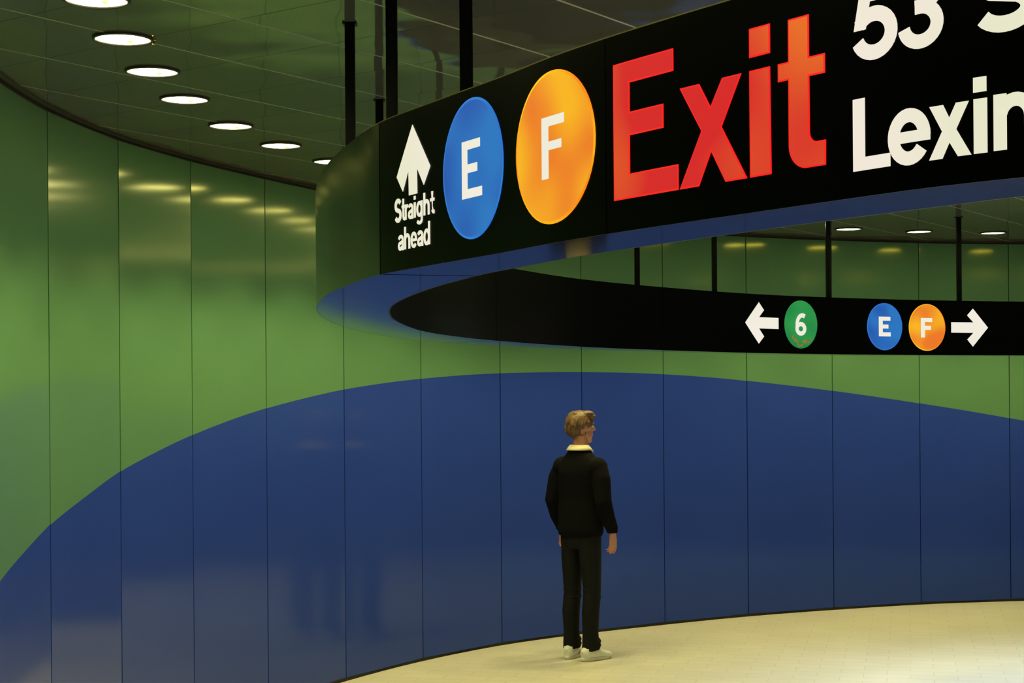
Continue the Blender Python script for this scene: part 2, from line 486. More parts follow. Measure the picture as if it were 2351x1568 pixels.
# --- lit graphics, drawn in (U, V) metres on the sign's faces
def strip2d(pts, w_):
    """centre line -> list of quads of width w_"""
    P = [Vector(p) for p in pts]; out = []
    L, Rr = [], []
    closed = (P[0] - P[-1]).length < 1e-6
    n = len(P)
    for i, p in enumerate(P):
        a = P[i - 1] if i > 0 else (P[-2] if closed else p)
        b = P[i + 1] if i < n - 1 else (P[1] if closed else p)
        d1 = (p - a).normalized() if (p - a).length > 0 else (b - p).normalized()
        d2 = (b - p).normalized() if (b - p).length > 0 else d1
        t = (d1 + d2).normalized(); nn = Vector((-t.y, t.x))
        k = 1 / max(.5, nn.dot(Vector((-d1.y, d1.x))))
        L.append(p + nn * w_ / 2 * k); Rr.append(p - nn * w_ / 2 * k)
    for i in range(n - 1): out.append([L[i], Rr[i], Rr[i + 1], L[i + 1]])
    return out

def arc(cx, cy, rx, ry, a0, a1, n=14):
    return [(cx + rx * math.cos(R(a0 + (a1 - a0) * i / n)), cy + ry * math.sin(R(a0 + (a1 - a0) * i / n))) for i in range(n + 1)]

def inset_poly(P, d):
    P = [Vector(p) for p in P]; n = len(P); out = []
    area = sum(P[i].x * P[(i + 1) % n].y - P[(i + 1) % n].x * P[i].y for i in range(n))
    s = 1 if area > 0 else -1
    for i in range(n):
        a, p, b = P[i - 1], P[i], P[(i + 1) % n]
        d1 = (p - a).normalized(); d2 = (b - p).normalized()
        n1 = Vector((-d1.y, d1.x)) * s; n2 = Vector((-d2.y, d2.x)) * s
        m_ = n1 + n2
        out.append(p + m_ * (d / max(.3, m_.dot(n1))))
    return out

def graphic(name, polys, where, mat, lift=0.0016, thick=0.0014, parent=None):
    """polys in (U, V); where = 'front' or 'far'"""
    bm = bmesh.new()
    for P in polys:
        vs = [bm.verts.new((p[0], p[1], 0)) for p in P]
        for tri in tessellate_polygon([[Vector((p[0], p[1], 0)) for p in P]]):
            bm.faces.new([vs[k] for k in tri])
    us = [v.co.x for v in bm.verts]; u = min(us) + .015
    while u < max(us):
        bmesh.ops.bisect_plane(bm, geom=bm.verts[:] + bm.edges[:] + bm.faces[:], plane_co=(u, 0, 0), plane_no=(1, 0, 0)); u += .015
    r = bmesh.ops.extrude_face_region(bm, geom=bm.faces[:])
    for v in r['geom']:
        if isinstance(v, bmesh.types.BMVert): v.co.z = thick
    bmesh.ops.recalc_face_normals(bm, faces=bm.faces)
    for v in bm.verts:
        U, V, h = v.co
        if where == 'front':
            p, t = PO.at(2.735 - U); nr = Vector((-t.y, t.x))
        else:
            p, t = PI.at(U); nr = Vector((t.y, -t.x))
        q = p + nr * (h + lift - thick + .0004)
        v.co = Vector((q.x, q.y, sign_bottom(p.y) + V))
    me = bpy.data.meshes.new(name); bm.to_mesh(me); bm.free()
    o = link(name, me, (mat,))
    if parent is None: return spart(o)
    o.parent = parent; return o

W1 = emis('lit_white_film', (0.80, 0.79, 0.58), (0.88, 0.80, 0.68), 1.0, 3.0)
W2 = emis('lit_white_film_far', (0.90, 0.84, 0.74), (0.84, 0.82, 0.68), 1.0, 3.0)
BL = emis('lit_blue_film', srgb(34, 84, 172), srgb(40, 116, 190), 1.0, 7.0)
BL2 = emis('lit_blue_rim', srgb(46, 130, 215), srgb(38, 110, 200), 1.0, 7.0)
OR = emis('lit_orange_film', srgb(248, 180, 32), srgb(236, 120, 38), 1.0, 7.0)
OR2 = emis('lit_orange_rim', srgb(255, 205, 20), srgb(255, 120, 20), 1.0, 6.0)
RD = emis('lit_red_film', srgb(214, 36, 40), srgb(232, 108, 38), 1.0, 3.6)
nt = RD.node_tree
_mx = [n for n in nt.nodes if n.type == 'MIX'][0]; _tc = [n for n in nt.nodes if n.type == 'TEX_COORD'][0]; _nz = [n for n in nt.nodes if n.type == 'TEX_NOISE'][0]
_sx = N(nt, 'ShaderNodeSeparateXYZ'); nt.links.new(_tc.outputs['Object'], _sx.inputs[0])
_g = N(nt, 'ShaderNodeMapRange'); _g.inputs[1].default_value = .30; _g.inputs[2].default_value = .66; nt.links.new(_sx.outputs[0], _g.inputs[0])  # run from red to orange paints in the glow of tubes
_v = math_n(nt, 'ADD', _g.outputs[0], math_n(nt, 'MULTIPLY', math_n(nt, 'SUBTRACT', _nz.outputs[0], .5), 2.4)); _v.node.use_clamp = True
nt.links.new(_v, _mx.inputs[0])
RD2 = emis('lit_red_rim', srgb(248, 28, 32), srgb(250, 40, 30), 1.0, 4.0)
GR = emis('lit_green_film', srgb(42, 150, 72), srgb(30, 130, 66), 1.0, 7.0)
FLK = plain('orange_flake', (0.95, 0.50, 0.12), 0.6)

def rect(x0, x1, y0, y1): return [(x0, y0), (x1, y0), (x1, y1), (x0, y1)]
def poly_E(x0, x1, xm, xb, y0, y1, st, a_t, m0, m1, a_b):
    return [(x0, y0), (xb, y0), (xb, y0 + a_b), (x0 + st, y0 + a_b), (x0 + st, m0), (xm, m0), (xm, m1), (x0 + st, m1), (x0 + st, y1 - a_t), (x1, y1 - a_t), (x1, y1), (x0, y1)]
def poly_F(x0, x1, xm, y0, y1, st, a_t, m0, m1):
    return [(x0, y0), (x0 + st, y0), (x0 + st, m0), (xm, m0), (xm, m1), (x0 + st, m1), (x0 + st, y1 - a_t), (x1, y1 - a_t), (x1, y1), (x0, y1)]

# Exit
eE = poly_E(1.150, 1.341, 1.310, 1.354, .066, .350, .0535, .045, .196, .2445, .051)
eX = [(1.360, .266), (1.416, .266), (1.4475, .2165), (1.480, .267), (1.532, .267), (1.4775, .1735), (1.546, .066), (1.4875, .066), (1.4485, .1295), (1.4135, .066), (1.358, .066), (1.4215, .173)]
eI = [(1.5535, .066), (1.6095, .066), (1.6075, .267), (1.5535, .267)]
eD = rect(1.5535, 1.6080, .2915, .3465)
eT = [(1.628, .233), (1.6545, .233), (1.6545, .135)] + arc(1.7005, .112, .046, .046, 182, 262, 10) + [(1.7445, .066), (1.7450, .1115)] + \
     [(1.724, .1115)] + arc(1.7245, .130, .0180, .0185, 262, 182, 6) + [(1.7060, .2315), (1.7440, .2310), (1.7440, .2665), (1.7060, .2665), (1.7060, .3435), (1.6545, .3435), (1.6545, .2665), (1.628, .2665)]
exit_word = [eE, eX, eI, eD, eT]
ex = graphic('exit_lettering', exit_word, 'front', RD2)
tag(ex, 'red lettering with orange glow reading Exit')
ei = graphic('letter_fill', [inset_poly(P, .0032) for P in exit_word], 'front', RD, lift=.0024, thick=.0008, parent=ex)

# street names
def glyph_e(x0, x1, y0, y1, w_):
    cx, cy = (x0 + x1) / 2, (y0 + y1) / 2; rx, ry = (x1 - x0 - w_) / 2, (y1 - y0 - w_) / 2
    return strip2d(arc(cx, cy, rx, ry, -2, 320 if w_ < .012 else 325, 30), w_) + [rect(x0 + w_ * .6, x1 - w_ * .02, cy - w_ * .42, cy + w_ * .40)]
def glyph_n(x0, x1, y0, y1, w_, asc=None):
    top = asc or y1; r_ = (x1 - x0 - w_) / 2; ry = min(r_ * 1.1, (y1 - y0) * .4)
    return [rect(x0, x0 + w_, y0, top)] + strip2d([(x1 - w_ / 2, y0)] + arc((x0 + x1) / 2, y1 - w_ / 2 - ry, r_, ry, 0, 165, 12), w_)
def glyph_x(x0, x1, y0, y1, w_):
    k = w_ * 1.18
    return [[(x0, y1), (x0 + k, y1), (x1, y0), (x1 - k, y0)], [(x1, y1), (x1 - k, y1), (x0, y0), (x0 + k, y0)]]
def glyph_S(x0, x1, y0, y1, w_):
    cx = (x0 + x1) / 2; rx = (x1 - x0 - w_) / 2; h_ = (y1 - y0 - w_) / 2; ry = h_ / 2
    up = arc(cx, y1 - w_ / 2 - ry, rx * .95, ry, 25, 235, 16); dn = arc(cx, y0 + w_ / 2 + ry, rx, ry, 55, -155, 16)
    return strip2d(up + dn, w_)
def glyph_a(x0, x1, y0, y1, w_):
    h_ = y1 - y0; r_ = (x1 - x0 - w_) / 2; cx = (x0 + x1) / 2
    out = strip2d(arc(cx - r_ * .02, y1 - w_ / 2 - r_ * .8, r_, r_ * .8, 160, 0, 10) + [(x1 - w_ / 2, y0)], w_)
    out += strip2d([(x1 - w_ / 2, y0 + h_ * .56)] + arc(x0 + h_ * .26 + w_ * .3, y0 + h_ * .29, h_ * .26 - w_ * .2, h_ * .29 - w_ / 2, 90, 300, 14) + [(x1 - w_ / 2, y0 + h_ * .26)], w_)
    return out
def glyph_bowl(x0, x1, y0, y1, w_):
    cx, cy = (x0 + x1) / 2, (y0 + y1) / 2; rx, ry = (x1 - x0 - w_) / 2, (y1 - y0 - w_) / 2
    return strip2d(arc(cx, cy, rx, ry, 0, 360, 24), w_)
def glyph_t(x0, x1, y0, y1, xh, w_):
    sx = x0 + (x1 - x0) * .28
    return strip2d([(sx + w_ / 2, y1), (sx + w_ / 2, y0 + w_ * 1.3)] + arc(sx + w_ * 1.4, y0 + w_ * 1.4, w_ * .9, w_ * .9, 180, 270, 5) + [(x1, y0 + w_ / 2)], w_) + [rect(x0, x1, xh - w_ * .85, xh)]
def glyph_r(x0, x1, y0, y1, w_):
    return [rect(x0, x0 + w_, y0, y1)] + strip2d(arc(x1, y1 - w_ / 2 - (x1 - x0) * .55, (x1 - x0) - w_ / 2, (x1 - x0) * .55, 170, 88, 8), w_)
def glyph_g(x0, x1, y0, y1, w_, dsc):
    cx = (x0 + x1) / 2; r_ = (x1 - x0 - w_) / 2
    return glyph_bowl(x0, x1, y0, y1, w_) + strip2d([(x1 - w_ / 2, y1), (x1 - w_ / 2, dsc + r_ * .7)] + arc(cx, dsc + w_ / 2 + r_ * .5, r_, r_ * .6, 0, -160, 12), w_)

w5 = .0262
five = strip2d([(1.900, .3495), (1.8355, .3495), (1.8260, .2985)], w5) + \
       strip2d([(1.8205, .2960)] + arc(1.8560, .2790, .0370, .0305, 148, -158, 24), w5)
five = strip2d([(1.8985, .349), (1.836, .349)], .024) + [[(1.8265, .361), (1.852, .361), (1.838, .2905), (1.8115, .2905)]] + \
       strip2d(arc(1.8560, .2810, .0375, .0335, 150, -160, 26), w5)
three = strip2d([(1.943, .3065)] + arc(1.9530, .2775, .0330, .0295, 90, -172, 24), .0240) + strip2d([(1.943, .3068)] + arc(1.9520, .3280, .0290, .0212, -90, 160, 20), .0240)
bigS = glyph_S(2.052, 2.160, .238, .364, .0268)
graphic('street_number_lettering', five + three, 'front', W1)
graphic('street_lettering', bigS, 'front', W1)
Lp = [(1.808, .0455), (1.8895, .0455), (1.8895, .0685), (1.8345, .0685), (1.8345, .1718), (1.808, .1718)]
lex = [Lp] + glyph_e(1.885, 1.9715, .042, .139, .0235) + \
      [[(1.9700, .1345), (1.9960, .1345), (2.0075, .1115), (2.0200, .1350), (2.0430, .1350), (2.0200, .0915), (2.0470, .0460), (2.0230, .0460), (2.0075, .0710), (1.9940, .0450), (1.9690, .0450), (1.9940, .0905)]] + \
      [rect(2.0515, 2.0750, .0463, .1360), rect(2.0510, 2.0740, .1468, .1713)] + glyph_n(2.0860, 2.1600, .0472, .1385, .0222)
graphic('street_name_lettering', lex, 'front', W1)

# straight ahead arrow and words
arr = [(.216, .373), (.120, .248), (.1567, .206), (.191, .2585), (.1926, .1915), (.2402, .1915), (.2390, .2585), (.2770, .209), (.314, .2525)]
tag(graphic('arrow', arr and [arr], 'front', W1), 'white arrow pointing up')
ws = .0105
words = glyph_S(.105, .147, .127, .191, .0115) + glyph_t(.149, .166, .129, .187, .170, .0088) + glyph_r(.168, .185, .130, .170, .0088) + \
        glyph_a(.187, .216, .129, .170, .0085) + [rect(.2205, .2300, .130, .170), rect(.2205, .2300, .177, .1865)] + \
        glyph_g(.2345, .2690, .1295, .1705, .0090, .1110) + glyph_n(.2745, .3080, .1300, .1705, .0095, .188) + glyph_t(.3120, .3350, .1295, .187, .170, .0095)
words += glyph_a(.125, .159, .052, .0935, .0090) + glyph_n(.163, .197, .053, .0940, .0092, .112) + glyph_e(.201, .236, .052, .0945, .0088) + \
         glyph_a(.239, .271, .053, .0945, .0090) + glyph_bowl(.274, .308, .0525, .0955, .0090) + [rect(.3000, .3095, .0535, .1135)]
graphic('direction_lettering', words, 'front', W1)

def bullet(name_label, cx, cy, rx, ry, where, m_fill, m_rim, letter, rim=.006):
    o = graphic('route_bullet', [arc(cx, cy, rx, ry, 0, 360, 56)[:-1]], where, m_rim)
    tag(o, name_label)
    graphic('bullet_fill', [arc(cx, cy, rx - rim, ry - rim, 0, 360, 56)[:-1]], where, m_fill, lift=.0023, thick=.0007, parent=o)
    graphic('bullet_letter', letter, where, W2, lift=.0032, thick=.0009, parent=o)
    return o
bullet('blue route disc with letter E', .5365, .2165, .1510, .1715, 'front', BL, BL2, [poly_E(.4863, .5765, .5625, .5850, .146, .286, .0275, .0215, .2075, .2285, .0225)])
bullet('orange route disc with letter F', .9180, .2120, .1680, .1700, 'front', OR, OR2, [poly_F(.8757, .9690, .9580, .1440, .2815, .0285, .0215, .2070, .2260)])
bullet('blue route disc with letter E', 11.1590, .2083, .1610, .1740, 'far', BL, BL2, [poly_E(11.105, 11.211, 11.193, 11.213, .136, .282, .036, .030, .194, .224, .030)])
bullet('orange route disc with letter F', 11.5430, .2073, .1640, .1750, 'far', OR, OR2, [poly_F(11.487, 11.589, 11.577, .1320, .2780, .036, .030, .190, .220)])
six = strip2d(arc(10.371, .1790, .0365, .0340, 0, 360, 24), .031) + strip2d([(10.3340, .185)] + arc(10.386, .2110, .0500, .0640, 190, 62, 14), .031)
b6 = bullet('green route disc with digit 6 and flaked lower edge', 10.3713, .2097, .1577, .1713, 'far', GR, GR, six)
fl = []
for i in range(15):
    a = R(226 + i * 6.0); rr = .152 - random.uniform(0, .036)
    px, py = 10.3713 + rr * math.cos(a) * .93, .2097 + rr * math.sin(a)
    th = random.uniform(0, math.pi); l_ = random.uniform(.018, .034)
    fl += strip2d([(px - l_ / 2 * math.cos(th), py - l_ / 2 * math.sin(th)), (px + l_ / 2 * math.cos(th), py + l_ / 2 * math.sin(th))], .009)
graphic('paint_flakes', fl, 'far', FLK, lift=.0036, thick=.0006, parent=b6)
la = [(9.817, .2105), (9.960, .356), (10.012, .302), (9.961, .2515), (10.156, .2512), (10.156, .1724), (9.960, .1724), (10.011, .1175), (9.957, .0660)]
tag(graphic('arrow', [la], 'far', W2), 'white arrow pointing left')
ra = [(12.084, .2103), (11.953, .3540), (11.901, .3022), (11.956, .2495), (11.760, .2488), (11.760, .1702), (11.956, .1702), (11.901, .1195), (11.951, .0660)]
tag(graphic('arrow', [ra], 'far', W2), 'white arrow pointing right')

# ------------------------------------------------------------------ recessed ceiling lights
M_LENS, nt, b = new_mat('lamp_lens')
b.inputs['Base Color'].default_value = (.8, .8, .75, 1)
b.inputs['Emission Color'].default_value = (1.0, 0.90, 0.42, 1)
b.inputs['Emission Strength'].default_value = LENS_STRENGTH
M_BULB, nt, b = new_mat('lamp_socket_glow')
b.inputs['Base Color'].default_value = (.5, .5, .2, 1)
b.inputs['Emission Color'].default_value = (0.62, 0.62, 0.12, 1)
b.inputs['Emission Strength'].default_value = 1.0
M_RING = plain('black_lamp_ring', (0.006, 0.007, 0.006), 0.4)
M_BRACE = plain('lamp_divider', (0.75, 0.72, 0.62), 0.4)

def lathe(profile, n=40):
    bm = bmesh.new(); rings = []
    for r_, z in profile: rings.append([bm.verts.new((r_ * math.cos(2 * math.pi * k / n), r_ * math.sin(2 * math.pi * k / n), z)) for k in range(n)])
    for a, b_ in zip(rings, rings[1:]):
        for k in range(n): bm.faces.new((a[k], a[(k + 1) % n], b_[(k + 1) % n], b_[k]))
    return bm
def make_light():
    root = empty('ceiling_light', (0, 0, CEIL))
    ring_ = from_bm('trim_ring', lathe([(.101, -.0005), (.112, -.0005), (.112, -.006), (.104, -.010), (.101, -.006), (.101, -.0005)]), (M_RING,), root, True)
    bm = lathe([(.1005, -.0015), (.095, -.0030), (.05, -.0045), (.001, -.005)])
    lens = from_bm('lens', bm, (M_LENS,), root, True)
    bm = bmesh.new(); bmesh.ops.create_uvsphere(bm, u_segments=14, v_segments=8, radius=.011)
    for v in bm.verts: v.co = Vector((v.co.x + .028, v.co.y, v.co.z * .8 - .007))
    from_bm('lamp_socket', bm, (M_BULB,), root, True)
    ld = bpy.data.lights.new('downlight_beam', 'SPOT')
    ld.energy = SPOT_W; ld.color = SPOT_COL; ld.spot_size = R(100); ld.spot_blend = .5; ld.shadow_soft_size = .09
    lo = bpy.data.objects.new('downlight_beam', ld); COL.objects.link(lo); lo.parent = root; lo.location = (0, 0, -.02)
    return root
ROW = [(-.90, 3.05), (-1.08, 3.62), (-1.20, 4.20), (-1.30, 4.77), (-1.387, 5.347), (-1.441, 5.929), (-1.465, 6.522), (-1.458, 7.131), (-1.375, 7.832), (-1.218, 8.448), (-1.013, 9.035),
       (-.76, 9.60), (-.44, 10.12), (-.06, 10.60), (.38, 11.04), (.86, 11.46), (1.42, 11.98), (2.08, 12.50), (2.746, 12.926), (3.384, 13.176), (4.044, 13.330), (4.72, 13.42), (5.40, 13.45)]
INNER = [(-.62, 1.2), (-.75, 2.2), (1.75, 2.2), (2.0, 3.4), (2.1, 4.8), (.95, 5.4), (1.10, 6.9), (2.2, 6.4), (1.75, 8.3), (2.8, 9.3), (4.0, 10.1), (3.0, 10.2), (3.4, 7.6), (4.9, 8.4), (5.3, 10.6), (3.6, 5.6), (5.2, 6.2), (3.5, 3.4), (5.2, 3.6), (6.4, 8.0), (6.5, 11.2)]  # unseen lamps added to brighten the floor of the hall
def clone(o, parent=None):
    c = o.copy(); COL.objects.link(c); c.parent = parent
    for ch in list(o.children): clone(ch, c)
    return c
proto = make_light()
MID_LAMP = None
spots = [('row', p) for p in ROW] + [('mid', p) for p in INNER]
order = ['nearest the camera, cut by the top edge', 'second from the top', 'third from the top', 'fourth from the top', 'fifth from the top', 'sixth from the top', 'half hidden by the sign']
right = ['leftmost of three below the Exit sign', 'middle of three below the Exit sign', 'rightmost of three below the Exit sign']
for i, (k, (x, y)) in enumerate(spots):
    o = proto if i == 0 else clone(proto)
    if k == 'mid':
        for ch in o.children:
            if ch.type == 'LIGHT':
                if MID_LAMP is None: MID_LAMP = ch.data.copy(); MID_LAMP.color = MID_COL; MID_LAMP.energy = MID_W; MID_LAMP.spot_size = R(84); MID_LAMP.spot_blend = 1.0
                ch.data = MID_LAMP
    o.location = (x, y, CEIL); o.rotation_euler = (0, 0, random.uniform(-.5, .5))
    if k == 'row' and 4 <= i <= 10:
        tag(o, 'round white ceiling light over the green wall, ' + order[i - 4], 'ceiling light', 'downlights following the curved wall')
    elif k == 'row' and 18 <= i <= 20:
        tag(o, 'round white ceiling light, ' + right[i - 18], 'ceiling light', 'downlights following the curved wall')
    elif k == 'row':
        tag(o, 'round white ceiling light near the wall, out of view or behind the black sign', 'ceiling light', 'downlights hidden beside the wall')
    else:
        tag(o, 'added round white ceiling light in the middle of the hall, out of view', 'ceiling light', 'added downlights over the middle of the hall')

# small sprinkler beside the second light
M_BRASS = plain('brass', (0.7, 0.5, 0.15), 0.25, 1.0)
sp = empty('sprinkler_head', (-1.333, 5.965, CEIL))
tag(sp, 'tiny brass sprinkler head in the ceiling beside a round light', 'sprinkler')
from_bm('flange', lathe([(.001, -.001), (.010, -.001), (.010, -.002), (.004, -.003)], 16), (M_BRASS,), sp, True)
from_bm('nozzle', lathe([(.003, -.002), (.003, -.014), (.007, -.015), (.007, -.017), (.001, -.018)], 16), (M_BRASS,), sp, True)

# ------------------------------------------------------------------ the person
def ico(bm, c, r, rot=None, sub=3):
    m_ = Matrix.Translation(c) @ (rot.to_4x4() if rot else Matrix.Identity(4)) @ Matrix.Diagonal((r[0], r[1], r[2], 1))
    bmesh.ops.create_icosphere(bm, subdivisions=sub, radius=1.0, matrix=m_)

def limb(bm, pts, n=16, cap=True):
    """tapered tube through (x, y, z, rx[, ry]) with rounded ends, ry along the local front"""
    P = [Vector(p[:3]) for p in pts]
    rings = []
    for i, p in enumerate(pts):
        a = P[max(0, i - 1)]; b_ = P[min(len(P) - 1, i + 1)]
        t = (b_ - a).normalized()
        side = Vector((1, 0, 0)) - t * t.x
        if side.length < .2: side = Vector((0, 1, 0)) - t * t.y
        side.normalize(); fr = t.cross(side)
        rx = p[3]; ry = p[4] if len(p) > 4 else rx
        rings.append([bm.verts.new(P[i] + side * rx * math.cos(2 * math.pi * k / n) + fr * ry * math.sin(2 * math.pi * k / n)) for k in range(n)])
    for a, b_ in zip(rings, rings[1:]):
        for k in range(n): bm.faces.new((a[k], a[(k + 1) % n], b_[(k + 1) % n], b_[k]))
    if cap:
        bm.faces.new(rings[0][::-1]); bm.faces.new(rings[-1])

def fuse(name, bm, mat, parent, voxel, smooth=4, keep_above=None):
    bmesh.ops.recalc_face_normals(bm, faces=bm.faces)
    me = bpy.data.meshes.new(name); bm.to_mesh(me); bm.free()
    o = link(name, me, (mat,), None)
    r_ = o.modifiers.new('r', 'REMESH'); r_.mode = 'VOXEL'; r_.voxel_size = voxel; r_.use_smooth_shade = True
    s_ = o.modifiers.new('s', 'SMOOTH'); s_.iterations = smooth; s_.factor = .5
    dg = bpy.context.evaluated_depsgraph_get()
    nm = bpy.data.meshes.new_from_object(o.evaluated_get(dg))
    o.modifiers.clear(); o.data = nm; nm.name = name
    if not nm.materials: nm.materials.append(mat)
    for p in nm.polygons: p.use_smooth = True
    o.parent = parent
    return o

M_SKIN = plain('skin', (0.48, 0.20, 0.12), 0.5, noise=.08, scale=30)
M_SWEATER = plain('black_wool', (0.003, 0.003, 0.0035), 0.95, spec=.1, noise=.4, scale=60)
M_JEANS = plain('black_denim', (0.0045, 0.005, 0.0048), 0.8, spec=.2, noise=.5, scale=40)
M_COLLAR = plain('cream_cotton', (0.80, 0.72, 0.44), 0.8)
M_SHOE = plain('white_leather', (0.78, 0.80, 0.74), 0.5, noise=.05)
M_SOLE = plain('white_rubber', (0.70, 0.70, 0.64), 0.6)
M_EYE = plain('eye', (0.7, 0.7, 0.68), 0.2)
M_LIPS = plain('lips', (0.35, 0.10, 0.08), 0.5)
def hair_mat():
    m, nt, b = new_mat('light_brown_hair')
    tc = N(nt, 'ShaderNodeTexCoord'); mp = N(nt, 'ShaderNodeMapping'); mp.inputs['Scale'].default_value = (60, 60, 9)
    nt.links.new(tc.outputs['Object'], mp.inputs[0])
    nz = N(nt, 'ShaderNodeTexNoise'); nz.inputs['Scale'].default_value = 1; nz.inputs['Detail'].default_value = 4
    nt.links.new(mp.outputs[0], nz.inputs['Vector'])
    nt.links.new(mix_rgb(nt, nz.outputs[0], (0.025, 0.012, 0.005), (0.19, 0.095, 0.028)), b.inputs['Base Color'])
    b.inputs['Roughness'].default_value = .55
    bp = N(nt, 'ShaderNodeBump'); bp.inputs['Strength'].default_value = .6; bp.inputs['Distance'].default_value = .004
    nt.links.new(nz.outputs[0], bp.inputs['Height']); nt.links.new(bp.outputs[0], b.inputs['Normal'])
    return m
M_HAIR = hair_mat()

# local frame: +Y is where the body faces, +X its right-hand side is +X
PX, PY = 0.480, 11.22
person = empty('person', (PX, PY, 0), R(-42)); person.scale = (.985, .985, .985)
tag(person, 'person in black sweater and black jeans standing with their back turned before the blue wall', 'person')

def hand(bm, wrist, s):
    """relaxed hand hanging down; s = +1 right, -1 left; palm faces the thigh"""
    wx, wy, wz = wrist
    # palm
    limb(bm, [(wx, wy, wz + .02, .021, .028), (wx, wy + .004, wz - .02, .016, .036), (wx, wy + .006, wz - .060, .015, .041), (wx - s * .002, wy + .006, wz - .088, .012, .038)], 14)
    for k, (dy, ln, r_) in enumerate(((.036, .070, .0088), (.013, .078, .0092), (-.010, .072, .0088), (-.031, .056, .0078))):
        b0 = Vector((wx, wy + dy, wz - .082)); c = .30 + .12 * k
        p1 = b0 + Vector((-s * ln * .42 * math.sin(c * .5), ln * .02, -ln * .42 * math.cos(c * .5)))
        p2 = p1 + Vector((-s * ln * .32 * math.sin(c * 1.6), .0, -ln * .32 * math.cos(c * 1.6)))
        p3 = p2 + Vector((-s * ln * .26 * math.sin(c * 2.6), .0, -ln * .26 * math.cos(c * 2.6)))
        limb(bm, [(*b0, r_ * 1.05), (*p1, r_), (*p2, r_ * .92), (*p3, r_ * .7)], 10)
    # thumb leaves the side of the palm near its base
    t0 = Vector((wx - s * .004, wy + .022, wz - .022)); t1 = t0 + Vector((-s * .016, .024, -.030)); t2 = t1 + Vector((-s * .010, .008, -.030)); t3 = t2 + Vector((-s * .006, .000, -.020))
    limb(bm, [(*t0, .014), (*t1, .0115), (*t2, .0105), (*t3, .0078)], 10)

SHR = (.185, -.005, 1.425); ELR = (.235, -.035, 1.135); WRR = (.235, .060, .905)
SHL = (-.185, -.005, 1.425); ELL = (-.235, -.030, 1.135); WRL = (-.225, .050, .905)
TURN = Matrix.Rotation(R(-24), 3, 'Z')
HC = Vector((0, .012, 1.655))
def hd(x, y, z):   # head space (face +Y) -> body space, turned to the person's right
    return HC + TURN @ Vector((x, y, z))

def build_body():
    bm = bmesh.new()
    limb(bm, [(0, 0, .84, .120, .085), (0, 0, .95, .130, .090), (0, 0, 1.05, .122, .084), (0, 0, 1.15, .122, .084), (0, .002, 1.27, .138, .092), (0, 0, 1.36, .140, .085), (0, -.006, 1.42, .105, .062), (0, -.008, 1.46, .062, .055)], 24)
    limb(bm, [(0, -.010, 1.44, .062, .062), (0, -.004, 1.50, .056, .060), (0, .004, 1.56, .054, .060), (0, .008, 1.60, .055, .062)], 18)
    # head: skull, jaw, nose, ears, brow
    ico(bm, hd(0, -.008, .028), (.074, .094, .088), TURN)
    ico(bm, hd(0, .022, -.045), (.056, .066, .062), TURN)
    ico(bm, hd(0, .060, -.088), (.026, .024, .022), TURN)
    limb(bm, [(*hd(0, .084, .022), .009), (*hd(0, .098, -.004), .011), (*hd(0, .103, -.022), .014)], 12)
    ico(bm, hd(0, .078, .034), (.050, .014, .010), TURN, 2)
    ico(bm, hd(.030, .064, -.012), (.020, .018, .016), TURN, 2); ico(bm, hd(-.030, .064, -.012), (.020, .018, .016), TURN, 2)
    for s in (-1, 1):
        ico(bm, hd(s * .077, -.006, -.004), (.009, .019, .032), TURN, 2)
        sh, el, wr = (SHR, ELR, WRR) if s > 0 else (SHL, ELL, WRL)
        ico(bm, Vector((s * .135, -.004, 1.375)), (.060, .050, .045))
        limb(bm, [(s * .168, -.005, 1.385, .040), (sh[0] * .6 + el[0] * .4, sh[1] * .6 + el[1] * .4 - .004, sh[2] * .6 + el[2] * .4, .040), (*el, .037),
                  (el[0] * .65 + wr[0] * .35, el[1] * .65 + wr[1] * .35, el[2] * .65 + wr[2] * .35, .037), (wr[0], wr[1], wr[2] + .02, .024)], 16)
        hand(bm, (wr[0], wr[1] + .006, wr[2]), s)
        hx = s * .09
        limb(bm, [(hx * .8, 0, .90, .055, .070), (hx * 1.0, .003, .75, .062, .070), (hx * 1.02, .008, .52, .050, .054), (hx * 1.02, .006, .46, .047, .052),
                  (hx * 1.0, -.012, .34, .054, .058), (hx * 1.0, -.010, .18, .036, .040), (hx * 1.0, -.008, .09, .034, .042)], 18)
        limb(bm, [(hx, -.045, .045, .030, .034), (hx + s * .004, .02, .045, .036, .036), (hx + s * .01, .10, .032, .040, .022), (hx + s * .012, .155, .026, .034, .016)], 14)
    return fuse('body', bm, M_SKIN, person, .0042, 3)
body = build_body()
for s in (-1, 1):
    bm = bmesh.new(); ico(bm, hd(s * .030, .070, .012), (.0125, .0125, .0115), TURN, 2)
    from_bm('eye', bm, (M_EYE,), person, True)
bm = bmesh.new(); ico(bm, hd(0, .083, -.052), (.022, .006, .006), TURN, 2)
from_bm('mouth', bm, (M_LIPS,), person, True)

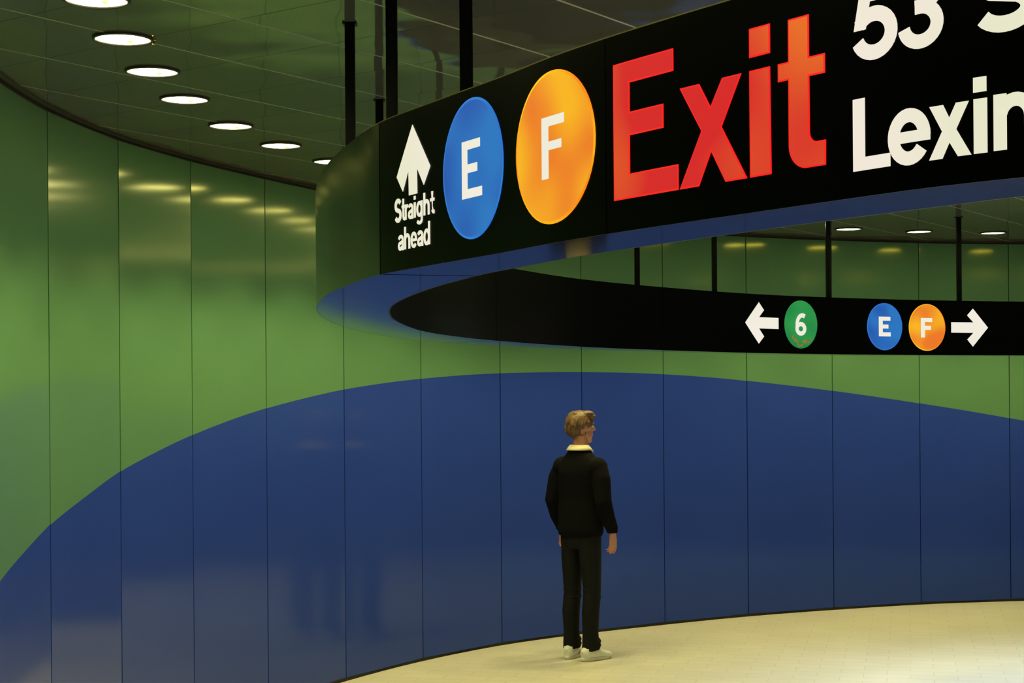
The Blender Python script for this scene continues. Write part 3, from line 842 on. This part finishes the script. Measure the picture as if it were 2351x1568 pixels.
def build_hair():
    bm = bmesh.new()
    ico(bm, hd(0, -.014, .044), (.086, .103, .084), TURN)
    ico(bm, hd(0, -.060, -.005), (.070, .056, .066), TURN)
    ico(bm, hd(.012, .062, .082), (.060, .040, .026), TURN)
    ico(bm, hd(.030, .030, .100), (.045, .055, .026), TURN); ico(bm, hd(-.035, -.01, .102), (.045, .065, .024), TURN)
    for s in (-1, 1): ico(bm, hd(s * .072, .012, .030), (.016, .026, .034), TURN, 2)
    random.seed(3)
    for i in range(70):   # locks
        a = random.uniform(0, 2 * math.pi); z = random.uniform(-.02, .1)
        r_ = math.sqrt(max(.05, 1 - ((z - .03) / .095) ** 2))
        x, y = .084 * r_ * math.cos(a), -.016 + .102 * r_ * math.sin(a)
        if y > .055 and z < .06: continue
        p0 = hd(x * .96, y * .96, z + .01); p1 = hd(x * 1.04, y * 1.04, z - .014); p2 = hd(x * 1.03, y * 1.03 - .004, z - .036)
        limb(bm, [(*p0, .008), (*p1, .008), (*p2, .004)], 6)
    return fuse('hair', bm, M_HAIR, person, .0040, 1)
build_hair()

def build_sweater():
    bm = bmesh.new()
    limb(bm, [(0, -.004, .885, .170, .128), (0, -.004, .92, .182, .138), (0, -.004, 1.00, .180, .134), (0, -.004, 1.15, .172, .122), (0, 0, 1.27, .176, .128), (0, -.004, 1.35, .178, .124), (0, -.008, 1.40, .168, .108), (0, -.010, 1.440, .138, .092),
              (0, -.010, 1.475, .100, .080), (0, -.008, 1.510, .074, .074)], 32)
    for s in (-1, 1):
        sh, el, wr = (SHR, ELR, WRR) if s > 0 else (SHL, ELL, WRL)
        m1 = [sh[i] * .55 + el[i] * .45 for i in range(3)]; m2 = [el[i] * .5 + wr[i] * .5 for i in range(3)]
        ico(bm, Vector((s * .158, -.005, 1.372)), (.076, .078, .078))
        limb(bm, [(s * .172, -.005, 1.375, .062), (*m1, .064), (*el, .060), (*m2, .054), (wr[0], wr[1] + .002, wr[2] + .035, .044), (wr[0], wr[1] + .004, wr[2] + .005, .038)], 18)
    return fuse('sweater', bm, M_SWEATER, person, .0060, 4)
build_sweater()

def build_trousers():
    bm = bmesh.new()
    limb(bm, [(0, 0, .80, .125, .105), (0, 0, .86, .152, .118), (0, 0, .93, .156, .120), (0, 0, 1.0, .152, .114)], 28)
    for s in (-1, 1):
        hx = s * .088
        limb(bm, [(hx * .85, 0, .88, .075, .105), (hx * .95, .002, .72, .074, .088), (hx * 1.03, .008, .53, .062, .070), (hx * 1.03, .008, .47, .060, .068),
                  (hx * 1.03, -.010, .34, .061, .068), (hx * 1.0, -.010, .20, .055, .061), (hx * 1.0, -.008, .11, .058, .068), (hx * 1.0, -.004, .075, .061, .073)], 20)
        for z in (.50, .54, .445, .105, .135):   # creases at knee and ankle
            r0 = .063 if z > .3 else .061
            limb(bm, [(hx * 1.02, .004, z - .008, r0 - .006, r0 + .002), (hx * 1.02, .006, z + s * .001, r0 + .003, r0 + .011), (hx * 1.02, .004, z + .009, r0 - .006, r0 + .002)], 20)
    return fuse('trousers', bm, M_JEANS, person, .0060, 3)
build_trousers()

def build_collar():
    bm = bmesh.new(); n = 40; rings = []
    for r_, z, dz in ((.070, 1.490, 0), (.066, 1.530, 0), (.071, 1.536, 0), (.084, 1.520, 0), (.098, 1.500, 0), (.094, 1.496, 0), (.078, 1.512, 0)):
        rings.append([bm.verts.new((r_ * math.cos(2 * math.pi * k / n) * 1.0, -.006 + r_ * 1.02 * math.sin(2 * math.pi * k / n), z - .020 * max(0, math.sin(2 * math.pi * k / n)) - (.010 * max(0, math.sin(2 * math.pi * k / n)) ** 6))) for k in range(n)])
    for a, b_ in zip(rings, rings[1:]):
        for k in range(n): bm.faces.new((a[k], a[(k + 1) % n], b_[(k + 1) % n], b_[k]))
    return from_bm('shirt_collar', bm, (M_COLLAR,), person, True)
build_collar()

def build_shoe(s):
    hx = s * .090; yaw = Matrix.Rotation(R(-8 * s if s > 0 else 16), 3, 'Z')
    def q(x, y, z):
        v = yaw @ Vector((x, y, 0)); return (hx + v.x, v.y - .01, z)
    bm = bmesh.new()
    limb(bm, [(*q(0, -.083, .045), .020, .034), (*q(0, -.060, .052), .038, .048), (*q(0, -.01, .056), .043, .052), (*q(0, .05, .050), .044, .044), (*q(0, .11, .038), .049, .030), (*q(0, .16, .032), .046, .025), (*q(0, .187, .026), .030, .016)], 20)
    limb(bm, [(*q(0, -.022, .05), .042, .050), (*q(0, -.030, .095), .040, .048)], 18)
    up = fuse('shoe', bm, M_SHOE, person, .0045, 3)
    bm = bmesh.new(); n = 36; rings = []
    for z, k_ in ((.001, .95), (.004, 1.0), (.022, 1.01), (.026, .97)):
        rr = []
        for k in range(n):
            a = 2 * math.pi * k / n; y = .052 + .143 * math.sin(a)
            wd = .046 + .006 * math.sin(a) - .004 * math.cos(2 * a)
            rr.append(bm.verts.new(q(wd * math.cos(a) * k_, .052 + (y - .052) * k_, z)))
        rings.append(rr)
    for a, b_ in zip(rings, rings[1:]):
        for k in range(n): bm.faces.new((a[k], a[(k + 1) % n], b_[(k + 1) % n], b_[k]))
    bm.faces.new(rings[0][::-1]); bm.faces.new(rings[-1])
    so = from_bm('sole', bm, (M_SOLE,), up, True)
    bm = bmesh.new()
    for i in range(4):
        y = .035 + i * .022; z = .092 - i * .012
        limb(bm, [(*q(-.026, y, z - .014), .0035), (*q(0, y, z), .0035), (*q(.026, y, z - .014), .0035)], 8)
    from_bm('laces', bm, (M_SOLE,), up, True)
for s in (-1, 1): build_shoe(s)
